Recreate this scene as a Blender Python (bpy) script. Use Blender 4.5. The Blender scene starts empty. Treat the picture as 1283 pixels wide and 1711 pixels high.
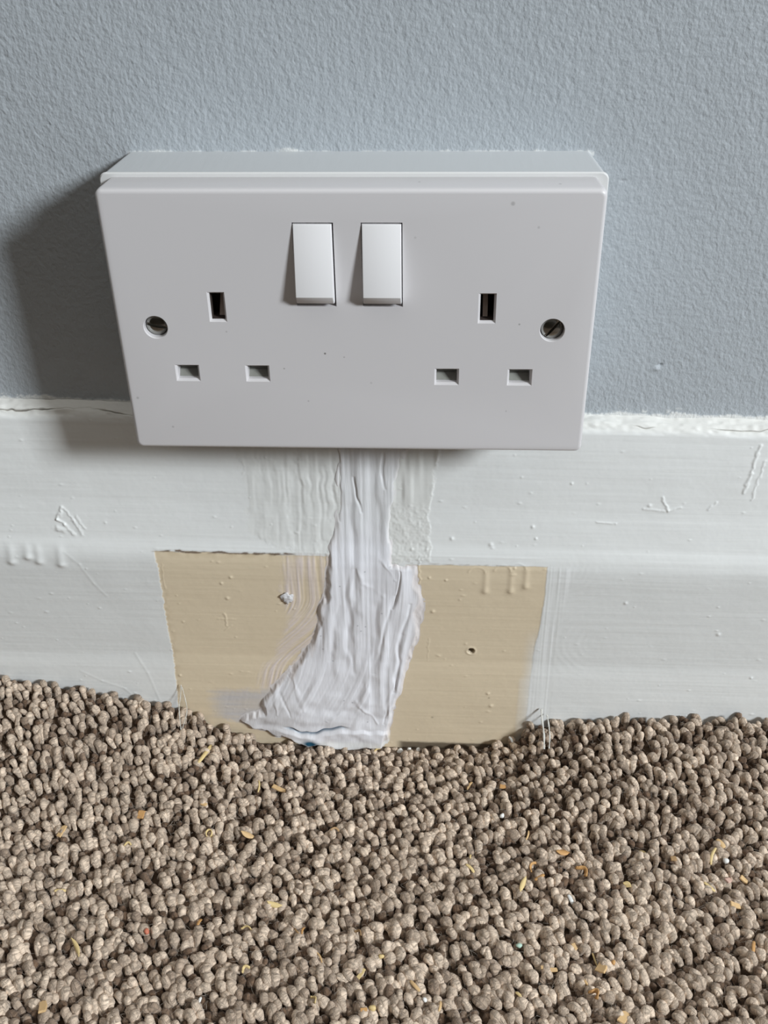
import bpy, bmesh, math, random
import numpy as np
from mathutils import Vector, Matrix, Quaternion
from mathutils.bvhtree import BVHTree

# ---------------------------------------------------------------- camera, light, exposure
SC = bpy.context.scene
COL = SC.collection
OFF = 206.0                      # millimetres from the socket centre down to the floor
MM = 0.001
def P3(x, y, z): return Vector((x*MM, y*MM, (z+OFF)*MM))

cam_d = bpy.data.cameras.new('camera')
cam = bpy.data.objects.new('camera', cam_d); COL.objects.link(cam); SC.camera = cam
pitch, yaw, roll = 0.60839, -0.05686, -0.01850
cp, sp, cy, sy, cr, sr = math.cos(pitch), math.sin(pitch), math.cos(yaw), math.sin(yaw), math.cos(roll), math.sin(roll)
fwd = Vector((sy*cp, cy*cp, -sp)); right = Vector((cy, -sy, 0)); up = right.cross(fwd)
r2 = cr*right + sr*up; u2 = -sr*right + cr*up
M = Matrix((( r2.x, u2.x, -fwd.x), (r2.y, u2.y, -fwd.y), (r2.z, u2.z, -fwd.z))).to_4x4()
M.translation = P3(25.467, -336.155, 140.082)
cam.matrix_world = M
cam_d.sensor_fit = 'HORIZONTAL'; cam_d.sensor_width = 36.0
cam_d.lens = 1780.35/1283*36.0
cam_d.clip_start = 0.01; cam_d.clip_end = 50

SC.view_settings.view_transform = 'Standard'
SC.view_settings.look = 'None'
SC.view_settings.exposure = 0.0
SC.view_settings.gamma = 1.0
SC.view_settings.use_curve_mapping = False

# daylight through a window away to the right of the socket
ld = bpy.data.lights.new('window_daylight', 'AREA')
ld.shape = 'RECTANGLE'; ld.size = 0.50; ld.size_y = 0.50
ld.energy = 94.0; ld.color = (0.90, 0.96, 1.0)
lo = bpy.data.objects.new('window_daylight', ld); COL.objects.link(lo)
ldir = Vector((51, -38, 31)).normalized()
lo.location = P3(0, -20, -40) + ldir*3.0
lo.rotation_euler = (-ldir).to_track_quat('-Z', 'Y').to_euler()

# soft light of the rest of the room: pale ceiling above, warm floor below
W = bpy.data.worlds.new('room_light'); SC.world = W; W.use_nodes = True
nt = W.node_tree; nt.nodes.clear()
tc = nt.nodes.new('ShaderNodeTexCoord'); sx = nt.nodes.new('ShaderNodeSeparateXYZ')
mr = nt.nodes.new('ShaderNodeMapRange'); mr.inputs['From Min'].default_value = -1; mr.inputs['From Max'].default_value = 1
rp = nt.nodes.new('ShaderNodeValToRGB'); bg = nt.nodes.new('ShaderNodeBackground'); ow = nt.nodes.new('ShaderNodeOutputWorld')
nt.links.new(tc.outputs['Generated'], sx.inputs[0]); nt.links.new(sx.outputs['Z'], mr.inputs['Value'])
nt.links.new(mr.outputs[0], rp.inputs[0]); nt.links.new(rp.outputs[0], bg.inputs[0]); nt.links.new(bg.outputs[0], ow.inputs[0])
el = rp.color_ramp.elements
el[0].position = 0.30; el[0].color = (0.022, 0.018, 0.013, 1)
el[1].position = 0.95; el[1].color = (0.95, 0.93, 0.88, 1)
e = el.new(0.62); e.color = (0.022, 0.018, 0.013, 1)
e = el.new(0.84); e.color = (0.14, 0.13, 0.115, 1)

# ---------------------------------------------------------------- helpers
rng = np.random.default_rng(7)
random.seed(7)

def srgb(r, g, b, k=1.0):
    f = lambda c: (c/255/12.92 if c/255 <= .04045 else ((c/255+.055)/1.055)**2.4)*k
    return (f(r), f(g), f(b))

def vn(x, y, seed=0):
    """smooth lattice noise in [-1, 1]"""
    x = np.asarray(x, float); y = np.asarray(y, float)
    xi = np.floor(x).astype(np.int64); yi = np.floor(y).astype(np.int64)
    fx = x-xi; fy = y-yi
    fx = fx*fx*(3-2*fx); fy = fy*fy*(3-2*fy)
    def hsh(a, b):
        n = (a*374761393 + b*668265263 + seed*982451653) & 0xffffffff
        n = ((n ^ (n >> 13))*1274126177) & 0xffffffff
        n = n ^ (n >> 16)
        return (n & 0xffff)/32767.5-1
    return (hsh(xi, yi)*(1-fx)+hsh(xi+1, yi)*fx)*(1-fy)+(hsh(xi, yi+1)*(1-fx)+hsh(xi+1, yi+1)*fx)*fy

def sdf(px, py, poly):
    """signed distance to a polygon, positive inside"""
    p = np.array(poly, float); n = len(p)
    d = np.full(px.shape, 1e9); ins = np.zeros(px.shape, bool)
    for i in range(n):
        ax, ay = p[i]; bx, by = p[(i+1) % n]
        ex, ey = bx-ax, by-ay
        t = np.clip(((px-ax)*ex+(py-ay)*ey)/(ex*ex+ey*ey+1e-12), 0, 1)
        d = np.minimum(d, np.hypot(px-ax-t*ex, py-ay-t*ey))
        c = ((ay > py) != (by > py))
        with np.errstate(divide='ignore', invalid='ignore'):
            c &= px < (ex*(py-ay)/(ey if ey != 0 else 1e-12)+ax)
        ins ^= c
    return np.where(ins, d, -d)

def smooth(a, lo_, hi_):
    t = np.clip((a-lo_)/(hi_-lo_), 0, 1); return t*t*(3-2*t)

def mix(a, b, t): return a*(1-t[..., None])+np.asarray(b)*t[..., None]

def link(o, parent=None):
    COL.objects.link(o)
    if parent is not None: o.parent = parent
    return o

def np_mesh(name, co, quads, mat, col=None, uv=None, parent=None, smooth_=True):
    me = bpy.data.meshes.new(name)
    nv, nf = len(co), len(quads)
    me.vertices.add(nv); me.vertices.foreach_set('co', np.ascontiguousarray(co, dtype=np.float32).ravel())
    me.loops.add(nf*4); me.loops.foreach_set('vertex_index', np.ascontiguousarray(quads, dtype=np.int32).ravel())
    me.polygons.add(nf); me.polygons.foreach_set('loop_start', np.arange(nf, dtype=np.int32)*4)
    if col is not None:
        a = me.color_attributes.new('Col', 'FLOAT_COLOR', 'POINT')
        c4 = np.ones((nv, 4), np.float32); c4[:, :3] = col
        a.data.foreach_set('color', c4.ravel())
    if uv is not None:
        a = me.attributes.new('fibre', 'FLOAT_VECTOR', 'POINT')
        a.data.foreach_set('vector', np.ascontiguousarray(uv, dtype=np.float32).ravel())
    me.update(calc_edges=True)
    if smooth_: me.polygons.foreach_set('use_smooth', np.ones(nf, bool))
    me.materials.append(mat)
    return link(bpy.data.objects.new(name, me), parent)

def grid_quads(nu, nv):
    i = np.arange(nu*nv).reshape(nv, nu)
    return np.stack([i[:-1, :-1], i[:-1, 1:], i[1:, 1:], i[1:, :-1]], -1).reshape(-1, 4)

def bm_obj(name, bm, mat, parent=None, smooth_=False):
    me = bpy.data.meshes.new(name); bmesh.ops.recalc_face_normals(bm, faces=bm.faces); bm.to_mesh(me); bm.free()
    if smooth_:
        for p in me.polygons: p.use_smooth = True
    me.materials.append(mat)
    return link(bpy.data.objects.new(name, me), parent)

def tag(o, label=None, cat=None, group=None, kind=None):
    if label: o['label'] = label
    if cat: o['category'] = cat
    if group: o['group'] = group
    if kind: o['kind'] = kind
    return o

def mat(name, color, rough=0.5, metal=0.0, attr=False, bump=None, spec=0.5):
    m = bpy.data.materials.new(name); m.use_nodes = True
    t = m.node_tree; b = t.nodes['Principled BSDF']
    b.inputs['Base Color'].default_value = (*color, 1)
    b.inputs['Roughness'].default_value = rough; b.inputs['Metallic'].default_value = metal
    b.inputs['Specular IOR Level'].default_value = spec
    if attr:
        a = t.nodes.new('ShaderNodeAttribute'); a.attribute_name = 'Col'
        t.links.new(a.outputs['Color'], b.inputs['Base Color'])
    if bump:
        last = None
        co = t.nodes.new('ShaderNodeTexCoord')
        for (sc3, detail, strength, dist) in bump:
            mp = t.nodes.new('ShaderNodeMapping'); mp.inputs['Scale'].default_value = sc3
            t.links.new(co.outputs['Object'], mp.inputs[0])
            n = t.nodes.new('ShaderNodeTexNoise'); n.inputs['Scale'].default_value = 1.0
            n.inputs['Detail'].default_value = detail; n.inputs['Roughness'].default_value = 0.5
            t.links.new(mp.outputs[0], n.inputs['Vector'])
            bp = t.nodes.new('ShaderNodeBump'); bp.inputs['Strength'].default_value = strength
            bp.inputs['Distance'].default_value = dist
            t.links.new(n.outputs['Fac'], bp.inputs['Height'])
            if last: t.links.new(last.outputs[0], bp.inputs['Normal'])
            last = bp
        t.links.new(last.outputs[0], b.inputs['Normal'])
    return m

WHITE = np.array((0.80, 0.81, 0.80))
WALLC = np.array((0.435, 0.468, 0.498))
BEIGE = np.array((0.70, 0.59, 0.43))
FILL = np.array((0.80, 0.80, 0.84))

M_wall = mat('grey_emulsion', WALLC, 0.62, attr=True,
             bump=[((800, 1, 620), 2.0, 0.55, 0.0007), ((300, 1, 220), 2.0, 0.4, 0.0010)])
M_skirt = mat('gloss_paint', WHITE, 0.50, attr=True, bump=[((45, 500, 1100), 3.0, 0.13, 0.0003), ((260, 260, 260), 2.0, 0.12, 0.0005)])
M_fill = mat('dried_filler', FILL, 0.45, attr=True, bump=[((1300, 600, 150), 3.0, 0.30, 0.0003)])
M_plastic = mat('white_plastic', (0.675, 0.655, 0.665), 0.36, bump=[((60, 60, 60), 2.0, 0.05, 0.0003)])
def add_spots(m, spots):
    t = m.node_tree; b = t.nodes['Principled BSDF']; co = t.nodes.new('ShaderNodeTexCoord'); cur = None
    base = tuple(b.inputs['Base Color'].default_value)
    for (x, y, z, r, k) in spots:
        d = t.nodes.new('ShaderNodeVectorMath'); d.operation = 'DISTANCE'; d.inputs[1].default_value = (x*MM, y*MM, z*MM)
        t.links.new(co.outputs['Object'], d.inputs[0])
        g = t.nodes.new('ShaderNodeMapRange'); g.inputs['From Min'].default_value = r*MM; g.inputs['From Max'].default_value = r*MM*.4
        g.inputs['To Max'].default_value = k; t.links.new(d.outputs['Value'], g.inputs['Value'])
        x_ = t.nodes.new('ShaderNodeMix'); x_.data_type = 'RGBA'; t.links.new(g.outputs[0], x_.inputs[0])
        if cur is None: x_.inputs[6].default_value = base
        else: t.links.new(cur, x_.inputs[6])
        x_.inputs[7].default_value = (.12, .11, .10, 1); cur = x_.outputs[2]
    t.links.new(cur, b.inputs['Base Color'])
add_spots(M_plastic, [(-8.9, -38.2, -8.2, .45, .85), (46.6, -38.2, 39, .8, .35), (54.3, -38.2, 32.1, .5, .25), (-70.1, -38.2, -24.4, .6, .3), (-3, -38.2, -9.4, .35, .4), (5.2, -38.2, -18.3, .5, .2), (19, -38.2, 29, .5, .18), (-22, -38.2, -13.5, .35, .5), (50.5, -38.2, 2, .4, .5), (-15, -38.2, -25, .4, .3), (-60, -38.2, -35, .5, .3), (48, -38.2, -28, .4, .25), (-39, -38.2, -1, .4, .3), (60, -33, 43, .6, .4), (20, -31, 43, .6, .35)])
M_rocker = mat('lit_white_plastic', (0.80, 0.79, 0.80), 0.6)  # brighter than the plate: light on the up-tilted rockers put into the colour
M_box = mat('thinly_painted_box', (0.585, 0.605, 0.62), 0.5, bump=[((500, 60, 500), 2.0, 0.15, 0.0004)])
M_rim = mat('white_box_plastic', (0.70, 0.70, 0.695), 0.45)
M_shutter = mat('shaded_shutter_plastic', (0.25, 0.25, 0.225), 0.5)  # grey lowered so the colour carries the shade inside the slots
M_dark = mat('earth_hole_shade', (0.05, 0.035, 0.03), 0.8)
M_contact = mat('dull_brass', (0.60, 0.50, 0.45), 0.5, metal=0.2)
M_screw = mat('nickel_screw', (0.36, 0.36, 0.34), 0.2, metal=1.0)
M_floor = mat('floor_boards', (0.12, 0.085, 0.06), 0.8)

# ---------------------------------------------------------------- skirting surface
PROF = np.array([(0, -48.6), (-4, -50.3), (-6, -53), (-7.6, -65), (-10, -85), (-13, -100), (-14.6, -104.5), (-15.6, -108.5),
                 (-16, -114), (-16, -156), (-16.7, -163), (-17.2, -175), (-17.5, -206)], float)
PS = np.concatenate([[0], np.cumsum(np.hypot(*np.diff(PROF, axis=0).T))])
def kz(zn): return np.interp(zn, [-215, -160, -104, -50], [-.006, -.007, -.0125, -.0205])
_fs = np.linspace(0, PS[-1], 1600)
_fy = np.interp(_fs, PS, PROF[:, 0]); _fz = np.interp(_fs, PS, PROF[:, 1])
def _sm(a, n):
    k = np.ones(n)/n; return np.convolve(np.pad(a, n//2, 'edge'), k, 'valid')[:len(a)]
_fy2 = _sm(_fy, 21); _fz2 = _sm(_fz, 21)
def surf(x, s, d):
    """point on the skirting at (x, s) millimetres, pushed out by d"""
    y = np.interp(s, _fs, _fy2); z = np.interp(s, _fs, _fz2)
    e = .4
    ty = np.interp(s+e, _fs, _fy2)-np.interp(s-e, _fs, _fy2); tz = np.interp(s+e, _fs, _fz2)-np.interp(s-e, _fs, _fz2)
    L = np.hypot(ty, tz)+1e-9
    ny, nz = tz/L, -ty/L
    z2 = z+kz(z)*x
    return np.stack([x*MM, (y+ny*d)*MM, (z2+nz*d+OFF)*MM], -1)

def bump_at(x, s, cx, cs, rx, rs, h): return h*np.exp(-((x-cx)/rx)**2-((s-cs)/rs)**2)

FIL = [(-9.5, 14), (-10.9, 28.8), (-10.0, 41.2), (-14.3, 53.6), (-15.6, 62.1), (-16.9, 80.6), (-21.3, 97.7), (-27.1, 110.8), (-33.3, 121.5), (-41.2, 128.4), (-46.2, 140.7), (-55.9, 147.4), (-46.1, 153.5), (-31.1, 160.6), (-15.7, 163.0), (5.1, 161.3), (8.3, 152.4), (12.5, 131.5), (16.5, 110.9), (19.8, 91.6), (20.7, 79.4), (19.5, 64.4), (10.6, 62.7), (9.9, 50.4), (10.6, 40.6), (12.9, 28.1), (17.8, 14)]
BL = [(-81.3, 60.3), (-80.4, 69.4), (-80.6, 82.7), (-80.5, 98.1), (-80.4, 115.4), (-80.8, 129.8), (-82.3, 147.5), (-82, 175), (-14, 175), (-12, 60.8)]
BR = [(15, 63.3), (68.8, 62.8), (68.7, 74.8), (67.9, 90.0), (66.3, 105.9), (65.7, 124.6), (65.5, 141.7), (66.3, 175), (0, 175)]
SML = [(-32.3, 60.9), (-9, 60), (-12, 83.6), (-18, 102.5), (-25, 121.5), (-40, 137), (-50, 152), (-69.1, 146), (-68.4, 130.4), (-46, 130), (-46.2, 122.0), (-37.6, 109.4), (-31.5, 90.2), (-33.0, 78.1)]
WIPE = [(-47.4, 14), (-45.7, 34.8), (-45.1, 49.5), (-39.1, 57.2), (-25.4, 59.9), (-8, 60.9), (-6, 14)]
WIPER = [(8, 14), (8, 62.7), (24.7, 62.2), (23.5, 40.2), (27.4, 14)]
SCR = [(68.0, 62.6), (79.9, 62.7), (76.7, 80.5), (74.9, 102.4), (75.2, 145), (65.0, 145), (66.0, 105.9)]
DRIPS = [(45.6, 65, 76.4), (55.3, 64, 76.1), (60.9, 63, 73.5)]
DRIPSL = [(-137.3, 61, 68), (-130.6, 61, 65.6), (-126.5, 61, 67.5), (-118, 61, 68.5)]
SPECKS = [(24.1, 69.2), (25.6, 85.9), (17.4, 57), (56.4, 63.8), (-54.9, 81.9), (-52.6, 71.4), (-78.7, 123.1), (47.1, 54.4), (32.4, 52.3), (23.0, 57.0), (75.6, 28.2), (104.6, 36.5), (62.4, 46.5), (63.8, 51.4), (137.3, 93.8), (99.7, 79.1), (153.8, 116.3), (50.3, 135.3), (48.8, 128.5), (-56.5, 74.5), (30.5, 70.1)]

def skirting():
    xs = np.concatenate([np.linspace(-330, -170, 60)[:-1], np.arange(-170, 185, 0.3), np.linspace(185, 350, 60)[1:]])
    s_ = np.concatenate([np.arange(0, 9, .12), np.arange(9, 172, .3), [PS[-1]]])
    X, S = np.meshgrid(xs, s_)
    w1 = vn(X*.25, S*.25, 11)*.5; w2 = vn(X*.8, S*.8, 12)*.25; rag = w1+w2+vn(X*2.2, S*2.2, 13)*.18
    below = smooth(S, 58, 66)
    d = vn(X*.035, S*1.1, 1)*.022 + vn(X*.02, S*.45, 2)*.035 + vn(X*.08, S*.09, 3)*.10 + vn(X*.35, S*.35, 4)*.018
    d += vn(X*.9, S*.9, 5)*.010
    # caulked ledge at the top and its crack
    cap = 1-smooth(S, 5, 9)
    d += cap*(vn(X*.12, S*.3, 6)*.45+vn(X*.5, S*.8, 7)*.18)
    crackline = np.interp(X, [-170, -132, -123, -110, -106, -99.6, -93.9, -85, -60], [5.6, 5.2, 5.1, 4.4, 4.2, 3.2, 4.3, 5.8, 6.5])+vn(X*.6, X*0, 8)*.35
    on = np.clip(vn(X*.11, X*0, 9)*2+.9, 0.15, 1)*(X < -60)
    on2 = np.clip(vn(X*.09, X*0, 19)*2-.2, 0, .6)*(X > 82)
    crackR = 5.2+vn(X*.3, X*0, 10)*.5
    cw = .16+.14*np.clip(vn(X*.35, X*0, 21), 0, 1)*2
    cr_ = np.exp(-((S-crackline)/cw)**2)*on + np.exp(-((S-crackR)/.15)**2)*on2
    d -= cr_*.9
    # masks
    bl = smooth(sdf(X, S, BL)+rag*.45+vn(X*.3, S*1.5, 14)*.25*(S > 64), -.12, .22)
    br_e = sdf(X, S, BR)+rag*.35
    br = smooth(br_e, -.15, .3)
    br *= 1-.55*smooth(X, 61, 67+vn(S*.1, S*0, 15)*1.5)*smooth(S, 90, 110)
    br *= 1-.25*smooth(X, 60.5, 62)*smooth(S, 118, 122)
    bg_ = np.maximum(bl, br)
    d -= bg_*.16
    # rolled paint bead and dirt on the upper edge of the beige patches
    dirt = np.exp(-((S-60.4-rag*.5)/.45)**2)*smooth(X, -83, -81)*(1-smooth(X, -30, -24))*np.clip(.55+vn(X*.5, S*1.2, 16), 0, 1)
    d += np.exp(-((S-59.6)/.5)**2)*smooth(X, -82, -80)*(1-smooth(X, 60, 72))*.12
    # smear of thin filler over the beige
    sm = smooth(sdf(X, S, SML)+rag*2.2, -1.5, 2.5)
    ang = X+.0*S-12*smooth(S, 85, 140)*-1
    st = vn((X+S*.22*smooth(S, 80, 120))*1.1, S*.05, 17)
    st2 = vn((X+S*.3*smooth(S, 80, 120))*2.3, S*.07, 18)
    smz = smooth(S, 127, 131)
    smk = sm*(np.clip(.48+.62*st+.35*st2, 0, 1)*(1-smz)+smz*np.clip(.85*smooth(X, -71, -60)+.2*vn(X*.12, S*.7, 44), 0, 1))
    d += sm*(st*.13+st2*.07)*(1-smooth(S, 124, 130)*.9)
    # vertical wiping marks above
    wl = smooth(sdf(X, S, WIPE)+rag*3, -.4, 1.6)
    d += wl*(.14+vn(X*.36+w1+w2, S*.045, 22)*.17+vn(X*.95+w1, S*.06, 23)*.12+vn(X*.5, S*.35, 24)*.08)*(.45+.55*smooth(X, -50, -12))
    wr = smooth(sdf(X, S, WIPER)+rag*1.5, -.4, .8)
    d += wr*(.18+vn(X*.6, S*.06, 25)*.30*(1-smooth(S, 34, 44))+smooth(S, 36, 42)*(vn(X*.9, S*.8, 26)*.10+vn(X*1.6, S*1.5, 27)*.06))
    sc_ = smooth(sdf(X, S, SCR), -1, 2)
    d += sc_*(vn(X*1.5, S*.03, 28)*.06)
    # whorls of a brush to the right of the beige patch
    rr = np.hypot(X-92, (S-100)*1.0); d += np.sin(rr*2.2+w1*3)*.012*smooth(X, 70, 76)*(1-smooth(X, 84, 96))*smooth(S, 62, 70)*(1-smooth(S, 112, 122))
    rr2 = np.hypot(X-74, S-62); d += np.sin(rr2*2.6+w1*2)*.014*smooth(X, 72, 75)*(1-smooth(X, 82, 90))*(1-smooth(S, 78, 88))*below
    for cx, s0, s1 in DRIPS:
        body = np.exp(-((X-cx)/1.1)**2)*smooth(S, s0-2, s0+2)*(1-smooth(S, s1-1.2, s1+.3))
        d += body*.25 + bump_at(X, S, cx, s1-1.4, 1.5, 1.6, .30)
        hz = np.exp(-((np.hypot(X-(cx-3.4), (S-s0-1.5)*1.2)-3.2)/.45)**2)*(S < s0+1.5)*(X < cx)
        d += hz*.12
    for cx, s0, s1 in DRIPSL:
        d += np.exp(-((X-cx)/1.6)**2)*smooth(S, s0-4, s0+1)*(1-smooth(S, s1-1.5, s1+.6))*.35 + bump_at(X, S, cx, s1-1.2, 1.8, 1.4, .45)
    for i, (cx, cs) in enumerate(SPECKS):
        r = .45+.35*((i*37) % 10)/10; d += bump_at(X, S, cx, cs, r, r, .38)
    rs = np.random.default_rng(3)
    for i in range(230):
        cx, cs = rs.uniform(-160, 175), rs.uniform(8, 160); r = rs.uniform(.22, .5)
        sel = (np.abs(xs-cx) < 3).nonzero()[0]; se2 = (np.abs(s_-cs) < 3).nonzero()[0]
        if len(sel) == 0 or len(se2) == 0: continue
        sl = (slice(se2[0], se2[-1]+1), slice(sel[0], sel[-1]+1))
        d[sl] += bump_at(X[sl], S[sl], cx, cs, r*rs.uniform(1, 2.2), r, rs.uniform(.08, .22))
    # chipped and overpainted gouge at the left, scuffs at the right
    for (ax, as_, bx, bs, w, h) in [(-114.7, 43.5, -117.3, 48.5, .5, .5), (-117.3, 48.5, -114.8, 50.5, .5, .4), (-117.8, 52.2, -115.5, 53, 1.0, .5), (-115, 50.5, -112, 54.5, .7, .3), (-114, 44, -111, 49, .5, .25), (-111, 49, -108.5, 54.5, .6, .25), (-110, 47, -107.5, 52, .4, .2),
                                    (103, 38, 110, 38.6, .5, .22), (109, 33, 111.5, 38.5, .5, .3), (111.5, 38.5, 116, 37, .5, .22), (126, 37.5, 128.5, 34.5, .45, .25), (86, 44, 93, 44.4, .35, .22), (-57, 90, -56.5, 96, .4, .22), (-60, 92.5, -53, 92.6, .3, .15), (-54.5, 96, -57.5, 98.5, .35, .15),
                                    (141, 11, 138, 30, .6, .35), (143.5, 17, 141, 33, .4, .22), (20, 60, 20.5, 72, .35, .2), (-79, 66, -79, 78, .25, .12), (24, 100, 24, 112, .25, .1)]:
        ex, es = bx-ax, bs-as_; t = np.clip(((X-ax)*ex+(S-as_)*es)/(ex*ex+es*es), 0, 1)
        q = np.hypot(X-ax-t*ex+vn(X*.9, S*.9, 31)*.5, S-as_-t*es); d += h*np.exp(-(q/w)**2)
    for (pts) in [[(-116, 62), (-111, 67), (-107, 76), (-103, 82)], [(-120, 122), (-112, 127), (-103, 131), (-97, 139)], [(-96, 112), (-92, 122), (-89, 137)]]:
        for (a0, b0), (a1, b1) in zip(pts[:-1], pts[1:]):
            ex, es = a1-a0, b1-b0; t = np.clip(((X-a0)*ex+(S-b0)*es)/(ex*ex+es*es), 0, 1)
            d += .07*np.exp(-(np.hypot(X-a0-t*ex, S-b0-t*es)/.6)**2)
    # nail hole with a raised lip
    hr = np.hypot(X-41.2+vn(S*.8, X*.8, 33)*.2, S-106.1)
    d += np.exp(-((hr-1.8)/.45)**2)*.2; d -= smooth(-hr, -1.4, -1.05)*5
    hole = smooth(-hr, -1.45, -1.15)
    # colour
    C = np.broadcast_to(WHITE, X.shape+(3,)).copy()
    tone = 1+vn(X*.03, S*.05, 40)*.015+vn(X*.02, S*.9, 41)*.012
    C *= tone[..., None]
    C = mix(C, WHITE*.88, below*.75)  # upright face below the break: its weaker light painted as darker white
    C = mix(C, WHITE*.97, smooth(S, 112, 118)*.8)  # lighter again from the bulge down, its catch of light painted in
    C = mix(C, (.78, .77, .73), cap*.8)
    C = mix(C, (.70, .70, .665), np.clip((wl*.35+wr*.55), 0, 1))
    C = mix(C, BEIGE, bg_)
    edge = bl*(1-smooth(sdf(X, S, BL), 0, 4))*np.clip(.3+vn(X*.6, S*.6, 42), 0, 1)
    C = mix(C, (.50, .39, .25), edge*.4)
    C = mix(C, (.72, .63, .60), smk*(1-smooth(S, 126, 132)))
    C = mix(C, (.56, .535, .53), smk*smooth(S, 126, 132))
    C = mix(C, (.20, .15, .11), np.clip(dirt*1.5, 0, 1))
    C = mix(C, (.30, .26, .20), np.exp(-((S-62.9-rag*.4)/.3)**2)*smooth(X, 16, 18)*(1-smooth(X, 50, 66))*.5*np.clip(.4+vn(X*.7, S, 43), 0, 1))
    scl = sc_*np.clip(vn(X*1.6, S*.03, 28)*1.2, 0, 1); C = mix(C, (.82, .83, .83), scl*.7)
    C = mix(C, (.16, .13, .10), np.clip(cr_, 0, 1)*.85)  # shade in the crack painted dark on top of the cut
    for (cx, cs, r, k) in [(26, 106+37, .5, .6), (49.3, 131, .35, .8), (-18, 110, .3, .5)]:
        C = mix(C, (.2, .15, .1), np.exp(-((X-cx)**2+(S-cs)**2)/r**2)*k)
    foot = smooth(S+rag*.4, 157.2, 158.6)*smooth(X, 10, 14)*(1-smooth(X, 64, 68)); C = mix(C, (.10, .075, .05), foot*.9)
    C = mix(C, (.05, .035, .025), hole)  # shade inside the nail hole painted into the colour
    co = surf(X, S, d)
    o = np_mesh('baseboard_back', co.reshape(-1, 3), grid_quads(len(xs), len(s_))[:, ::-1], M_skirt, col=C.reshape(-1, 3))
    tag(o, kind='structure')
    return o
skirting()

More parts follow.
